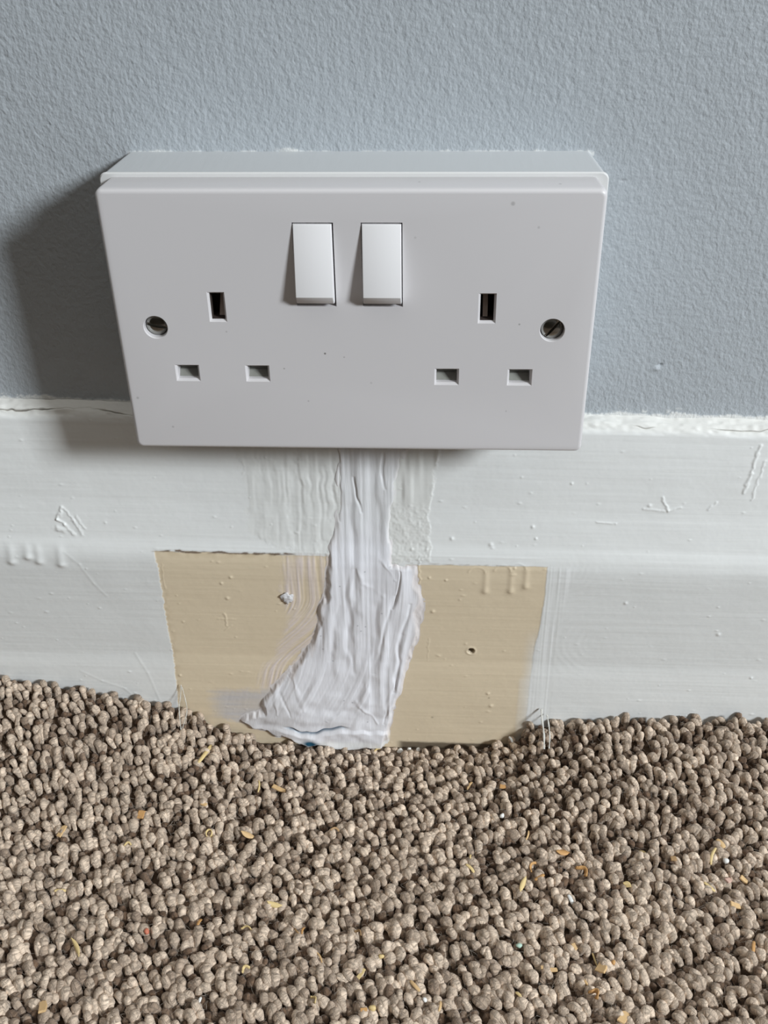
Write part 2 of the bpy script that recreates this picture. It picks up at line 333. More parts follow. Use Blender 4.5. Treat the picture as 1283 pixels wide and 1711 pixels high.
def filler():
    xs = np.arange(-62, 26, .22); s_ = np.arange(13, 165, .22)
    X, S = np.meshgrid(xs, s_)
    rag = vn(X*.22, S*.14, 51)*1.6+vn(X*.7, S*.3, 52)*.5+vn(X*1.8, S*.8, 53)*.10
    e = sdf(X, S, FIL)+rag
    # flow direction fans out to the left at the foot
    bend = smooth(S, 95, 150)
    u = X+bend*(S-95)*.28*(X < 0)-smooth(S, 63, 120)*(X > 8)*(-(S-63)*.12)
    ridge = vn(u*.20, S*.014, 54)*.42+vn(u*.45, S*.03, 55)*.20+vn(u*1.1, S*.05, 56)*.10
    low = smooth(S, 128, 140)
    lump = vn(X*.12+S*.05, S*.16, 57)*.5+vn(X*.3, S*.35, 58)*.22
    thick = .35+.35*smooth(S, 40, 62)+.45*smooth(S, 60, 90)+.5*low
    hgt = smooth(e, -.2, 2.2)*(thick+ridge*(1-low*.7)+lump*(.25+low*.75))
    # raised torn rims
    hgt += np.exp(-((e-.9)/.7)**2)*np.clip(vn(X*.22, S*.07, 59)+.1, 0, 1)*.60
    # deep dragged grooves
    for (x0, s0, x1, s1, w, h) in [(-4.5, 66, -6.5, 118, 1.3, -.75), (9.5, 78, 3.5, 118, .9, -.6), (12, 66, 9.5, 84, .6, -.8), (-9.5, 84, -15, 112, 1.2, -.35), (17, 82, 10, 128, .7, -.7), (15.5, 98, 6.5, 146, .8, -.55),
                                   (2, 100, -1.5, 140, 1.6, .35), (-8, 95, -10, 126, 2.2, .35), (8, 100, 4, 128, 1.4, .4), (-17.7, 145, -6, 134, .9, .5), (-6, 134, 3, 146, .9, .4), (-30, 120, -26, 140, .8, .4), (-38, 126, -41, 142, .7, .5), (-37, 131, -33, 143, .8, -.4),
                                   (6, 18, 9, 32, .5, -.7), (-9, 24, -9.5, 46, .5, -.6), (-3, 28, -2.6, 42, .45, -.6), (6, 62, 9, 70, .7, .4), (-2, 72, 5, 78, 1.0, .35), (-2, 72, -3.5, 66, .9, .25)]:
        ex, es = x1-x0, s1-s0; t = np.clip(((X-x0)*ex+(S-s0)*es)/(ex*ex+es*es), 0, 1)
        q = np.hypot(X-x0-t*ex+vn(X*.1, S*.07, 60)*2.2+vn(X*.4, S*.25, 64)*.4, S-s0-t*es); hgt += .8*h*np.sin(np.pi*(.12+.76*t))**.7*np.exp(-(q/(w*(1+.4*vn(S*.2, X*0, 65))))**2)*smooth(e, 0, 1)
    # drag folds: steep on the left, easing off to the right
    for sp_, xp_, amp, dec in [((62, 90, 118), (-6, -6.5, -8), 1.0, 9), ((60, 85, 112), (-13.5, -15, -21), .55, 5), ((78, 100, 120), (6.5, 4, 1), .9, 4.5), ((95, 125), (-13, -15), .45, 4),
                               ((64, 84), (13.5, 10.5), .8, 4), ((98, 140), (13.5, 8), .7, 4), ((12, 55), (-3, -4), .6, 5), ((12, 60), (4.5, 5.5), .5, 4), ((126, 150), (-2, -8), .5, 6), ((120, 140), (-22, -30), .5, 6)]:
        xr = X-np.interp(S, sp_, xp_)+vn(S*.09, X*0, int(amp*100))*1.1
        win = smooth(S, sp_[0]-3, sp_[0]+8)*(1-smooth(S, sp_[-1]-8, sp_[-1]+4))
        hgt += amp*win*smooth(xr, -1.4, 1.1)*(1-smooth(xr, 1.1, dec+1.5))*smooth(e, 0, 1)*.85
    # crevice above the foot, rolled lip below it
    cl = 152.2+np.interp(X, [-50, -37, -26, -12, 5], [-6, -2.2, .6, -3.5, -3])+vn(X*.3, X*0, 61)*.6
    hgt -= np.exp(-((S-cl)/.55)**2)*1.5*smooth(X, -38, -33)*(1-smooth(X, -14, -8))
    hgt += smooth(S-cl, .8, 3)*.9*smooth(X, -42, -36)*smooth(e, 0, 1)
    hgt = np.where(e > 0, np.maximum(hgt, .06), hgt)-.14*(1-smooth(e, -.3, .5))
    C = np.broadcast_to(FILL, X.shape+(3,)).copy()*(1+vn(u*.3, S*.03, 62)[..., None]*.03)
    thin = 1-smooth(e+vn(u*.5, S*.05, 63)*1.5, 0, 3.2)
    C = mix(C, (.66, .60, .575), thin*.75)
    greyf = smooth(S, 128, 136)*(1-smooth(X, -40, -22)); C = mix(C, (.60, .585, .59), greyf*.6)
    top = 1-smooth(S, 40, 62); C = mix(C, (.71, .715, .71), top*.6)
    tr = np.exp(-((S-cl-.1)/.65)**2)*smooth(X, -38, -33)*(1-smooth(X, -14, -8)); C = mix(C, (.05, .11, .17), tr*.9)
    ft = smooth(S, 155.5, 158); C = mix(C, (.83, .84, .84), ft*.8)
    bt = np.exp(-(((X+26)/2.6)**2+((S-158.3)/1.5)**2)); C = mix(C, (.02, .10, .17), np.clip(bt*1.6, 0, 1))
    yl = np.exp(-(((X-9.3)/1.6)**2+((S-155)/2.8)**2)); C = mix(C, (.72, .60, .34), yl*.8)
    for _ in range(16):
        cx, cs = random.uniform(-20, 10), random.uniform(60, 150)
        C = mix(C, (.25, .25, .28), np.exp(-((X-cx)**2+(S-cs)**2)/.3**2)*.7)
    co = surf(X, S, hgt).reshape(-1, 3)
    q = grid_quads(len(xs), len(s_))
    keep = (e.reshape(-1)[q] > -.6).any(1); q = q[keep]
    used = np.unique(q); remap = np.zeros(len(co), int); remap[used] = np.arange(len(used))
    o = np_mesh('wall_filler', co[used], remap[q][:, ::-1], M_fill, col=C.reshape(-1, 3)[used])
    tag(o, 'uneven column of dried white filler smeared down the skirting board below the socket', 'filler')
filler()

def filler_lump():
    bm = bmesh.new(); bmesh.ops.create_icosphere(bm, subdivisions=4, radius=1)
    c = surf(np.array([-31.2]), np.array([80.8]), .25)[0]
    for v in bm.verts:
        p = v.co.copy()
        n = float(vn(p.x*2.6+5, p.z*2.6+p.y*1.7, 71))*.22+float(vn(p.x*6, p.z*6+p.y*3, 72))*.12
        p *= 1+n
        v.co = Vector((c[0]+p.x*.0026, c[1]+p.y*.0009, c[2]+p.z*.0026))
    o = bm_obj('filler_lump', bm, mat('grey_filler_crumb', (.62, .61, .62), .7), smooth_=True)
    tag(o, 'small rough grey lump of filler stuck on the left beige patch of the skirting', 'filler lump')
filler_lump()

# ---------------------------------------------------------------- wall and floor
def wall():
    xs = np.concatenate([np.linspace(-400, -150, 30)[:-1], np.arange(-150, 165, .45), np.linspace(165, 430, 30)[1:]])
    zs = np.concatenate([np.linspace(-206, -60, 12)[:-1], np.arange(-60, 94, .45), np.linspace(94, 420, 40)[1:]])
    X, Z = np.meshgrid(xs, zs)
    d = vn(X*.05, Z*.05, 81)*.12+vn(X*.018, Z*.02, 82)*.25
    top = -48.6-.0205*X
    line = top+.7+vn(X*.25, X*0, 83)*.45+vn(X*1.2, X*0, 84)*.3+vn(X*.05, X*0, 90)*.3
    line += .5*np.exp(-((X+114)/5)**2)+.9*np.exp(-((X-92)/6)**2)+.6*np.exp(-((X-114)/7)**2)
    white = smooth(line-Z, -.1, .35)
    fleck = smooth(vn(X*.35, Z*1.4, 85)+vn(X*1.5, Z*1.9, 86)*.5, .55, .75)*(1-smooth(Z-line, 0, 2.8))*((np.abs(X-95) < 22) | (np.abs(X+126) < 8))
    white = np.maximum(white, fleck)
    ln2 = 42.75+vn(X*.4, X*0, 87)*.25+vn(X*1.6, X*0, 88)*.3+.9*np.exp(-((X+22)/4)**2)
    w2 = smooth(ln2-Z, -.1, .3)*(np.abs(X) < 73.3)*(Z > 41)*np.clip(.6+vn(X*.3, Z*0, 89)*.9, 0, 1)
    white = np.maximum(white, w2*.85)
    d += white*.22
    d += -bump_at(X, Z, 103.2, -30.6, .7, .55, .9)+bump_at(X, Z, 102.0, -32.1, 1.3, .7, .55)
    d += -bump_at(X, Z, 110.5, -8.4, .4, .4, .35)-bump_at(X, Z, 118, -24, .5, .4, .4)
    ck = 33.6+vn(X*.5, X*0, 91)*.25; on = smooth(X, 77, 79)*(1-smooth(X, 90, 97))*np.clip(.4+vn(X*.6, X*0, 92), 0, 1)
    crk = np.exp(-((Z-ck)/.3)**2)*on; d -= crk*.35
    C = np.broadcast_to(WALLC, X.shape+(3,)).copy()*(1+vn(X*.02, Z*.02, 93)[..., None]*.012)
    C = mix(C, (.76, .765, .75), white)
    C = mix(C, (.2, .2, .2), crk*.4)
    co = np.stack([X*MM, -d*MM, (Z+OFF)*MM], -1)
    tag(np_mesh('wall_back', co.reshape(-1, 3), grid_quads(len(xs), len(zs)), M_wall, col=C.reshape(-1, 3)), kind='structure')
wall()
bm = bmesh.new()
bmesh.ops.create_cube(bm, size=1, matrix=Matrix.Translation((0, -.30, -.01)) @ Matrix.Diagonal((.9, .62, .02, 1)))
tag(bm_obj('floor', bm, M_floor), kind='structure')

# ---------------------------------------------------------------- double socket
root = bpy.data.objects.new('double_socket', None); root.location = P3(0, 0, 0); root.empty_display_size = .02; COL.objects.link(root)
tag(root, 'white double wall socket with two rocker switches on a deep surface box above the skirting', 'socket')
YF = -38.2; YB = -25.6
def rel(x, y, z): return Vector((x*MM, y*MM, z*MM))       # inside the socket's own frame

def rect_ring(bm, x0, x1, z0, z1, y): return [bm.verts.new(rel(*p)) for p in ((x0, y, z0), (x1, y, z0), (x1, y, z1), (x0, y, z1))]
def loft(bm, rings, cap=True):
    for a, b in zip(rings[:-1], rings[1:]):
        n = len(a)
        for i in range(n): bm.faces.new((a[i], a[(i+1) % n], b[(i+1) % n], b[i]))
    if cap: bm.faces.new(rings[0][::-1]); bm.faces.new(rings[-1])
def circ(bm, cx, cz, r, y, n=48): return [bm.verts.new(rel(cx+r*math.cos(2*math.pi*i/n), y, cz+r*math.sin(2*math.pi*i/n))) for i in range(n)]
def rrect(bm, hx, hz, r, y, n=5, cx=0, cz=0):
    vs = []
    for sx_, sz_, a0 in ((1, 1, 0), (-1, 1, 90), (-1, -1, 180), (1, -1, 270)):
        for k in range(n+1):
            a = math.radians(a0+90*k/n)
            vs.append(bm.verts.new(rel(cx+sx_*(hx-r)+r*math.cos(a), y, cz+sz_*(hz-r)+r*math.sin(a))))
    return vs
def boolean(obj, cutter):
    m = obj.modifiers.new('cut', 'BOOLEAN'); m.operation = 'DIFFERENCE'; m.solver = 'EXACT'; m.object = cutter
    dg = bpy.context.evaluated_depsgraph_get(); dg.update()
    me = bpy.data.meshes.new_from_object(obj.evaluated_get(dg)); me.name = obj.name
    obj.modifiers.clear(); obj.data = me
    cm = cutter.data; bpy.data.objects.remove(cutter); bpy.data.meshes.remove(cm)
def shade(o, ang=35):
    for p in o.data.polygons: p.use_smooth = True
    o.data.set_sharp_from_angle(angle=math.radians(ang))

# faceplate
bm = bmesh.new()
rings = [rrect(bm, 71.7, 42.5, 1.6, YB+.2), rrect(bm, 72.0, 42.75, 1.8, YB-.4), rrect(bm, 73.0, 43.0, 2.0, YF+2.6)]
for k in range(1, 7):
    a = math.radians(90*k/6); r = 1.3
    rings.append(rrect(bm, 73.0-r*(1-math.cos(a)), 43.0-r*(1-math.cos(a)), 2.0-r*(1-math.cos(a))*.6, YF+r-r*math.sin(a)+ (0.0)))
loft(bm, rings)
plate = bm_obj('faceplate', bm, M_plastic, root)
APS = [(-16.7, -4.7), (3.3, 15.3)]
AZ = (7.5, 33.4)
cb = bmesh.new()
for x0, x1 in APS: loft(cb, [rect_ring(cb, x0-.04, x1+.04, AZ[0]-.04, AZ[1]+.04, YF-1), rect_ring(cb, x0-.04, x1+.04, AZ[0]-.04, AZ[1]+.04, YF-.0001), rect_ring(cb, x0, x1, AZ[0], AZ[1], YF+.15), rect_ring(cb, x0, x1, AZ[0], AZ[1], YF+7.5)])
SL = [(-52.75, -15.3), (-30.5, -15.3), (28.9, -15.95), (51.6, -15.95)]
ER = [(-41.1, 7.1), (40.6, 7.1)]
def slot(hx, hz, c, cx, cz, depth):
    f = c/.9*.9
    loft(cb, [rect_ring(cb, cx-hx-f, cx+hx+f, cz-hz-f, cz+hz+f, YF-.9*.2), rect_ring(cb, cx-hx, cx+hx, cz-hz, cz+hz, YF+.9), rect_ring(cb, cx-hx, cx+hx, cz-hz, cz+hz, YF+depth)])
for cx, cz in SL: slot(3.2, 2.25, .75, cx, cz, 6.0)
for cx, cz in ER: slot(2.05, 4.25, .75, cx, cz, 7.6)
SCW = [(-60.85, .3), (60.5, .1)]
for cx, cz in SCW: loft(cb, [circ(cb, cx, cz, 3.95, YF-.2), circ(cb, cx, cz, 3.6, YF+.35), circ(cb, cx, cz, 3.55, YF+5)])
cut = bm_obj('cutter', cb, M_plastic, root)
boolean(plate, cut); shade(plate, 25)

# rocker switches
for n, (x0, x1) in enumerate(APS):
    prof = [(32.95, YF+4), (32.95, YF-.05), (32.6, YF-.42), (11.95, YF-3.8), (9.3, YF-1.95), (9.1, YF-1.5), (8.95, YF), (8.9, YF+6), (14, YF+6.5), (28, YF+6.5)]
    bm = bmesh.new()
    A = [bm.verts.new(rel(x0+.28, y, z)) for z, y in prof]; B = [bm.verts.new(rel(x1-.42+.12*n, y, z)) for z, y in prof]
    m_ = len(prof)
    for i in range(m_): bm.faces.new((A[i], A[(i+1) % m_], B[(i+1) % m_], B[i]))
    bm.faces.new(A[::-1]); bm.faces.new(B)
    bmesh.ops.recalc_face_normals(bm, faces=bm.faces)
    ed = [e for e in bm.edges if all(v.co.y < YF*MM-.00001 for v in e.verts) and abs(e.verts[0].co.x-e.verts[1].co.x) < 1e-6]
    bmesh.ops.bevel(bm, geom=ed, offset=.0003, segments=3, profile=.5, affect='EDGES')
    o = bm_obj('rocker_switch', bm, M_rocker, root); shade(o, 40)

# shutters behind the pin slots
for cx, cz in SL:
    bm = bmesh.new()
    prof = [(-2.2, 2.3), (-.4, 3.9), (-.25, 4.6), (2.2, 5.0), (2.2, 5.9), (-2.2, 5.9)]
    A = [bm.verts.new(rel(cx-3.15, YF+y, cz+z)) for z, y in prof]; B = [bm.verts.new(rel(cx+3.15, YF+y, cz+z)) for z, y in prof]
    for i in range(6): bm.faces.new((A[i], A[(i+1) % 6], B[(i+1) % 6], B[i]))
    bm.faces.new(A[::-1]); bm.faces.new(B)
    bm_obj('shutter', bm, M_shutter, root)['label'] = 'grey-white slanted shutter inside the slot'
# earth holes: added dark liner stands in for their shade, plus a contact strip
for n, (cx, cz) in enumerate(ER):
    bm = bmesh.new(); hx, hz = 2.03, 4.23
    a = rect_ring(bm, cx-hx, cx+hx, cz-hz, cz+hz, YF+1.0); b = rect_ring(bm, cx-hx, cx+hx, cz-hz, cz+hz, YF+7.5)
    loft(bm, [a, b], False); bm.faces.new(b)
    bm_obj('earth_shade_liner', bm, M_dark, root)['label'] = 'added dark brown liner standing in for shade in the earth pin hole'
    bm = bmesh.new()
    xa, xb, lean = ((-.1, 1.5, -.75), (-1.1, .35, .12))[n]
    f = [(xa+0, -4.0), (xb, -4.0), (xb-lean*.4, 3.9), (xa-lean, 3.9)]
    r0 = [bm.verts.new(rel(cx+x, YF+3.2+(z+4)*.25, cz+z)) for x, z in f]; r1 = [bm.verts.new(rel(cx+x, YF+3.9+(z+4)*.25, cz+z)) for x, z in f]
    loft(bm, [r0, r1]); bm_obj('earth_contact', bm, M_contact, root)['label'] = 'dull metal contact strip in the earth hole'

# screws
for n, (cx, cz) in enumerate(SCW):
    y0 = YF+(.9 if n == 0 else .5)
    bm = bmesh.new(); R_ = 3.25
    rg = [circ(bm, cx, cz, R_*.98, y0+4), circ(bm, cx, cz, R_, y0+1.4), circ(bm, cx, cz, R_, y0+.9)]
    for k in range(1, 8):
        a = k/7; rg.append(circ(bm, cx, cz, R_*(1-a*.93), y0+.9*(1-a)**2*.9+.0))
    loft(bm, rg); o = bm_obj('screw', bm, M_screw, root)
    cb = bmesh.new(); an = math.radians((-12, 52)[n]); ca, sa = math.cos(an), math.sin(an)
    w = .48
    q = [(-4, -w), (4, -w), (4, w), (-4, w)]
    pr = [(cx+x*ca-z*sa, cz+x*sa+z*ca) for x, z in q]
    loft(cb, [[cb.verts.new(rel(x, y, z)) for x, z in pr] for y in (y0-1, y0+1.15)])
    c_ = bm_obj('cutter', cb, M_screw, root); boolean(o, c_); shade(o, 30)

# surface box: tapered body, lighter rim
bm = bmesh.new()
loft(bm, [rrect(bm, 72.6, 42.6, 2.0, .8), rrect(bm, 74.6, 43.45, 2.1, YB+1.3)])
o = bm_obj('back_box', bm, M_box, root); shade(o, 30); o['label'] = 'deep surface box with thin grey-blue wall paint on its top'
bm = bmesh.new()
loft(bm, [rrect(bm, 74.3, 43.2, 2.0, YB+1.6), rrect(bm, 74.7, 43.6, 2.2, YB+1.35), rrect(bm, 74.85, 43.8, 2.2, YB+1.1), rrect(bm, 74.85, 43.8, 2.2, YB+.75), rrect(bm, 74.5, 43.45, 2.0, YB+.3), rrect(bm, 70, 40, 2, YB+.15)])
o = bm_obj('box_rim', bm, M_rim, root); shade(o, 30); o['label'] = 'clean white rim of the surface box'

# ---------------------------------------------------------------- carpet
def edge_h(x): return np.interp(x, [-240, -155, -118, -93, -75, -44, 7, 58, 80, 95, 165, 240], [-160, -165.4, -172.8, -179, -184, -198, -202.5, -197.3, -189, -183.3, -181.3, -181.3])+196
def carpet_h(x, y):
    d = np.maximum(0, -17.5-np.asarray(y, float))
    sc = 1.3*np.cos(2*np.pi*(x-110)/20.2)*np.clip((x-80)/15, 0, 1)*np.exp(-(d/9)**2)
    st = np.interp(x, [-75, -68, -44, 45, 62, 66, 71, 95], [1, -3, -3.4, -2.6, 0, 6, 6.5, 1])*np.exp(-(d/13)**2)
    return -196+edge_h(x)*np.exp(-(d/45)**2)+sc+st
RIB = math.radians(28)
ca_, sa_ = math.cos(RIB), math.sin(RIB)

def carpet():
    A = 2.75; B = 3.05
    pts = []
    for jb in range(-98, 99):
        for ia in range(-120, 121):
            a = ia*A+(jb % 2)*A*.5; b = jb*B
            pts.append((a, b, jb))
    pts = np.array(pts)
    a = pts[:, 0]+rng.normal(0, .65, len(pts)); b = pts[:, 1]+rng.normal(0, .5, len(pts))+vn(pts[:, 0]*.03, pts[:, 1]*.03, 101)*1.6
    x = a*ca_+b*sa_; y = -100+a*sa_-b*ca_
    jb = pts[:, 2].astype(int)
    keep = (x > -205) & (x < 215) & (y < -18.6) & (y > -196)
    x, y, jb = x[keep], y[keep], jb[keep]; n = len(x)
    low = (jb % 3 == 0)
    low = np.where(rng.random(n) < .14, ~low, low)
    h = carpet_h(x, y)
    H = np.where(low, rng.normal(3.7, .5, n), rng.normal(5.5, .6, n))+vn(x*.06, y*.06, 102)*.7
    R = np.where(low, rng.normal(1.4, .15, n), rng.normal(1.62, .18, n))
    Wd = np.where(low, rng.normal(1.6, .4, n), rng.normal(3.2, .6, n))
    fz_ = .86+.16*np.clip((-20-y)/85, 0, 1); R = R*fz_; Wd = Wd*fz_
    th = np.radians(28-90)+rng.normal(0, .33, n)
    tx = rng.normal(0, .16, n); ty = rng.normal(0, .16, n)-.06
    ns, nr = 12, 12
    t = np.linspace(0, 1, nr)
    hb = (t-.5)*2
    arch = np.sign(hb)*np.abs(hb)**.8
    zz = np.sin(np.pi*t)**.55
    rad = .62+.38*np.sin(np.pi*t)**.7
    pb = arch[None, :]*Wd[:, None]*.5; pz = zz[None, :]*(H-R)[:, None]
    # tangent in the (b, z) plane
    tb = np.gradient(pb, axis=1); tz = np.gradient(pz, axis=1); L = np.hypot(tb, tz)+1e-6; tb /= L; tz /= L
    nb, nz = -tz, tb
    phi = np.arange(ns)/ns*2*np.pi
    ph0 = rng.uniform(0, 6.28, n)
    ply = 1+.10*np.cos(2*(phi[None, None, :])+2.2*np.pi*t[None, :, None]+ph0[:, None, None])
    rr = (R[:, None]*rad[None, :])[:, :, None]*ply
    cp_, sp_ = np.cos(phi), np.sin(phi)
    cb_ = pb[:, :, None]+rr*cp_*nb[:, :, None]
    cz_ = pz[:, :, None]+rr*cp_*nz[:, :, None]
    ca2 = rr*sp_
    lumps = vn((x[:, None, None]+cb_)*1.1, (y[:, None, None]+ca2)*1.1+cz_*.8, 103)*.16
    ca2 = ca2*(1+lumps); 
    dx, dy = np.cos(th)[:, None, None], np.sin(th)[:, None, None]
    VX = x[:, None, None]+cb_*dx-ca2*dy+cz_*tx[:, None, None]
    VY = y[:, None, None]+cb_*dy+ca2*dx+cz_*ty[:, None, None]
    VZ = (h-6.4)[:, None, None]+cz_+.8
    VY = np.minimum(VY, -17.9+.0*VY)
    co = np.stack([VX*MM, VY*MM, (VZ+OFF)*MM], -1).reshape(-1, 3)
    idx = np.arange(n*nr*ns).reshape(n, nr, ns)
    q = np.stack([idx[:, :-1, :], np.roll(idx, -1, 2)[:, :-1, :], np.roll(idx, -1, 2)[:, 1:, :], idx[:, 1:, :]], -1).reshape(-1, 4)
    # yarn colour: oatmeal to dark brown, low loops darker
    light = np.array((.78, .63, .495)); dark = np.array((.17, .108, .07))
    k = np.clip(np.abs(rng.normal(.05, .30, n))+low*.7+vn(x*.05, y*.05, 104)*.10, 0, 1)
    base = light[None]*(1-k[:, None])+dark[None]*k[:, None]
    base *= rng.normal(1, .06, n)[:, None]
    C = np.repeat(base, nr*ns, 0)
    seed = rng.uniform(0, 900, n)
    U = np.stack(np.broadcast_arrays(phi[None, None, :]/6.2832*R[:, None, None]*6.28, t[None, :, None]*(H*2+Wd)[:, None, None]*.5, seed[:, None, None]), -1).reshape(-1, 3)
    # loose fibres
    nf = 11000
    fx = rng.uniform(-190, 200, nf); fy = rng.uniform(-190, -20, nf); fh = carpet_h(fx, fy)-.6+rng.uniform(-1, .9, nf)
    segs = 6; fd = rng.uniform(0, 6.28, nf); cur = rng.normal(0, .5, nf); fl = rng.uniform(1.2, 4.2, nf)
    pxs, pys, pzs = [fx], [fy], [fh]
    dz = rng.normal(.1, .35, nf)
    for s in range(1, segs):
        fd = fd+cur*.5; pxs.append(pxs[-1]+np.cos(fd)*fl/segs); pys.append(np.minimum(pys[-1]+np.sin(fd)*fl/segs, -18)); pzs.append(pzs[-1]+(dz-.18*s)*fl/segs)
    FX, FY, FZ = [np.stack(v, 1) for v in (pxs, pys, pzs)]
    w = .033*np.array([1, 1, 1, .9, .7, .4]); tri = np.arange(3)*2.094
    fco = np.stack(np.broadcast_arrays(FX[:, :, None]+w[None, :, None]*np.cos(tri), FY[:, :, None]+w[None, :, None]*np.sin(tri)*.7, FZ[:, :, None]+w[None, :, None]*np.sin(tri)), -1)
    fco[..., 2] += OFF
    fi = np.arange(nf*segs*3).reshape(nf, segs, 3)+len(co)
    fq = np.stack([fi[:, :-1, :], np.roll(fi, -1, 2)[:, :-1, :], np.roll(fi, -1, 2)[:, 1:, :], fi[:, 1:, :]], -1).reshape(-1, 4)
    # woven backing under the loops
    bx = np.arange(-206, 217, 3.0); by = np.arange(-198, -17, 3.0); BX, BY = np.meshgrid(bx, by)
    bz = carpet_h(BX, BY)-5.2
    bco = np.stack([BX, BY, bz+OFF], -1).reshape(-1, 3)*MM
    bq = grid_quads(len(bx), len(by))+len(co)+nf*segs*3
    # fuzz: short fibres lifting off each yarn
    n2 = 30000
    li = rng.integers(0, n, n2); ri = rng.integers(3, nr-3, n2); si = rng.integers(0, ns, n2)
    P0 = np.stack([VX, VY, VZ], -1)
    cen = P0.mean(2)
    p0 = P0[li, ri, si]; nn = p0-cen[li, ri]; nn /= np.linalg.norm(nn, axis=1, keepdims=True)+1e-6
    tg = P0[li, ri, (si+1) % ns]-p0; al = P0[li, ri+1, si]-p0
    dr = tg/(np.linalg.norm(tg, axis=1, keepdims=True)+1e-6)*rng.normal(0, 1, (n2, 1))+al/(np.linalg.norm(al, axis=1, keepdims=True)+1e-6)*rng.normal(0, .6, (n2, 1))
    dr /= np.linalg.norm(dr, axis=1, keepdims=True)+1e-6
    ln = rng.uniform(.7, 2.2, (n2, 1)); ht = rng.uniform(.05, .5, (n2, 1))
    tt = np.linspace(0, 1, 5)
    cur2 = np.stack([p0+dr*ln*t_+nn*(ht*math.sin(math.pi*t_)-ln*.18*t_*t_+.03) for t_ in tt], 1)
    w2_ = .026*np.array([.8, 1, 1, .9, .5])
    bx_ = np.cross(dr, nn)
    hco = np.stack([cur2+w2_[None, :, None]*(math.cos(a_)*nn[:, None]+math.sin(a_)*bx_[:, None]) for a_ in (0, 2.094, 4.189)], 2)
    hco[..., 1] = np.minimum(hco[..., 1], -17.7); hco[..., 2] += OFF
    hi = np.arange(n2*15).reshape(n2, 5, 3)+len(co)+nf*segs*3+len(bco)
    hq = np.stack([hi[:, :-1, :], np.roll(hi, -1, 2)[:, :-1, :], np.roll(hi, -1, 2)[:, 1:, :], hi[:, 1:, :]], -1).reshape(-1, 4)
    hc = np.repeat(np.minimum(base[li]*1.15, .9), 15, 0)
    allco = np.concatenate([co, fco.reshape(-1, 3)*MM, bco, hco.reshape(-1, 3)*MM])
    allq = np.concatenate([q, fq, bq, hq])
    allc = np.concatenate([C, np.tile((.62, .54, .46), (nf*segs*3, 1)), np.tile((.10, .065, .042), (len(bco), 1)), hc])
    allu = np.concatenate([U, np.zeros((nf*segs*3+len(bco)+len(hc), 3))])
    m = bpy.data.materials.new('wool_loop_pile'); m.use_nodes = True; T = m.node_tree; b_ = T.nodes['Principled BSDF']
    b_.inputs['Roughness'].default_value = .95; b_.inputs['Specular IOR Level'].default_value = .15
    b_.inputs['Sheen Weight'].default_value = .15; b_.inputs['Sheen Roughness'].default_value = .5
    at = T.nodes.new('ShaderNodeAttribute'); at.attribute_name = 'Col'
    fb = T.nodes.new('ShaderNodeAttribute'); fb.attribute_name = 'fibre'
    sep = T.nodes.new('ShaderNodeSeparateXYZ'); T.links.new(fb.outputs['Vector'], sep.inputs[0])
    def mth(op, a, b):
        n_ = T.nodes.new('ShaderNodeMath'); n_.operation = op
        for i, v in enumerate((a, b)):
            if isinstance(v, (int, float)): n_.inputs[i].default_value = v
            else: T.links.new(v, n_.inputs[i])
        return n_.outputs[0]
    along = mth('ADD', sep.outputs['Y'], mth('MULTIPLY', sep.outputs['X'], .17))
    cmb = T.nodes.new('ShaderNodeCombineXYZ')
    T.links.new(mth('MULTIPLY', along, 1.9), cmb.inputs[0]); T.links.new(mth('MULTIPLY', sep.outputs['X'], .25), cmb.inputs[1]); T.links.new(sep.outputs['Z'], cmb.inputs[2])
    nz_ = T.nodes.new('ShaderNodeTexNoise'); nz_.inputs['Scale'].default_value = 1.0; nz_.inputs['Detail'].default_value = 3.0; nz_.inputs['Roughness'].default_value = .62
    T.links.new(cmb.outputs[0], nz_.inputs['Vector'])
    rp_ = T.nodes.new('ShaderNodeMapRange'); rp_.inputs['From Min'].default_value = .30; rp_.inputs['From Max'].default_value = .62
    rp_.inputs['To Min'].default_value = .36; rp_.inputs['To Max'].default_value = 1.12
    T.links.new(nz_.outputs['Fac'], rp_.inputs['Value'])
    vm = T.nodes.new('ShaderNodeVectorMath'); vm.operation = 'SCALE'
    T.links.new(at.outputs['Color'], vm.inputs[0]); T.links.new(rp_.outputs[0], vm.inputs['Scale'])
    T.links.new(vm.outputs[0], b_.inputs['Base Color'])
    bp = T.nodes.new('ShaderNodeBump'); bp.inputs['Strength'].default_value = 1.0; bp.inputs['Distance'].default_value = .0006
    T.links.new(nz_.outputs['Fac'], bp.inputs['Height']); T.links.new(bp.outputs[0], b_.inputs['Normal'])
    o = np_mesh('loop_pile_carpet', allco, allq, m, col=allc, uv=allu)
    tag(o, 'oatmeal and brown chunky loop-pile wool carpet meeting the skirting board', 'carpet', kind='stuff')
    print('loops', n, 'verts', len(allco))
    return allco[:len(co)], q
c_co, c_q = carpet()
bvh = BVHTree.FromPolygons([tuple(v) for v in c_co.tolist()], c_q.tolist())

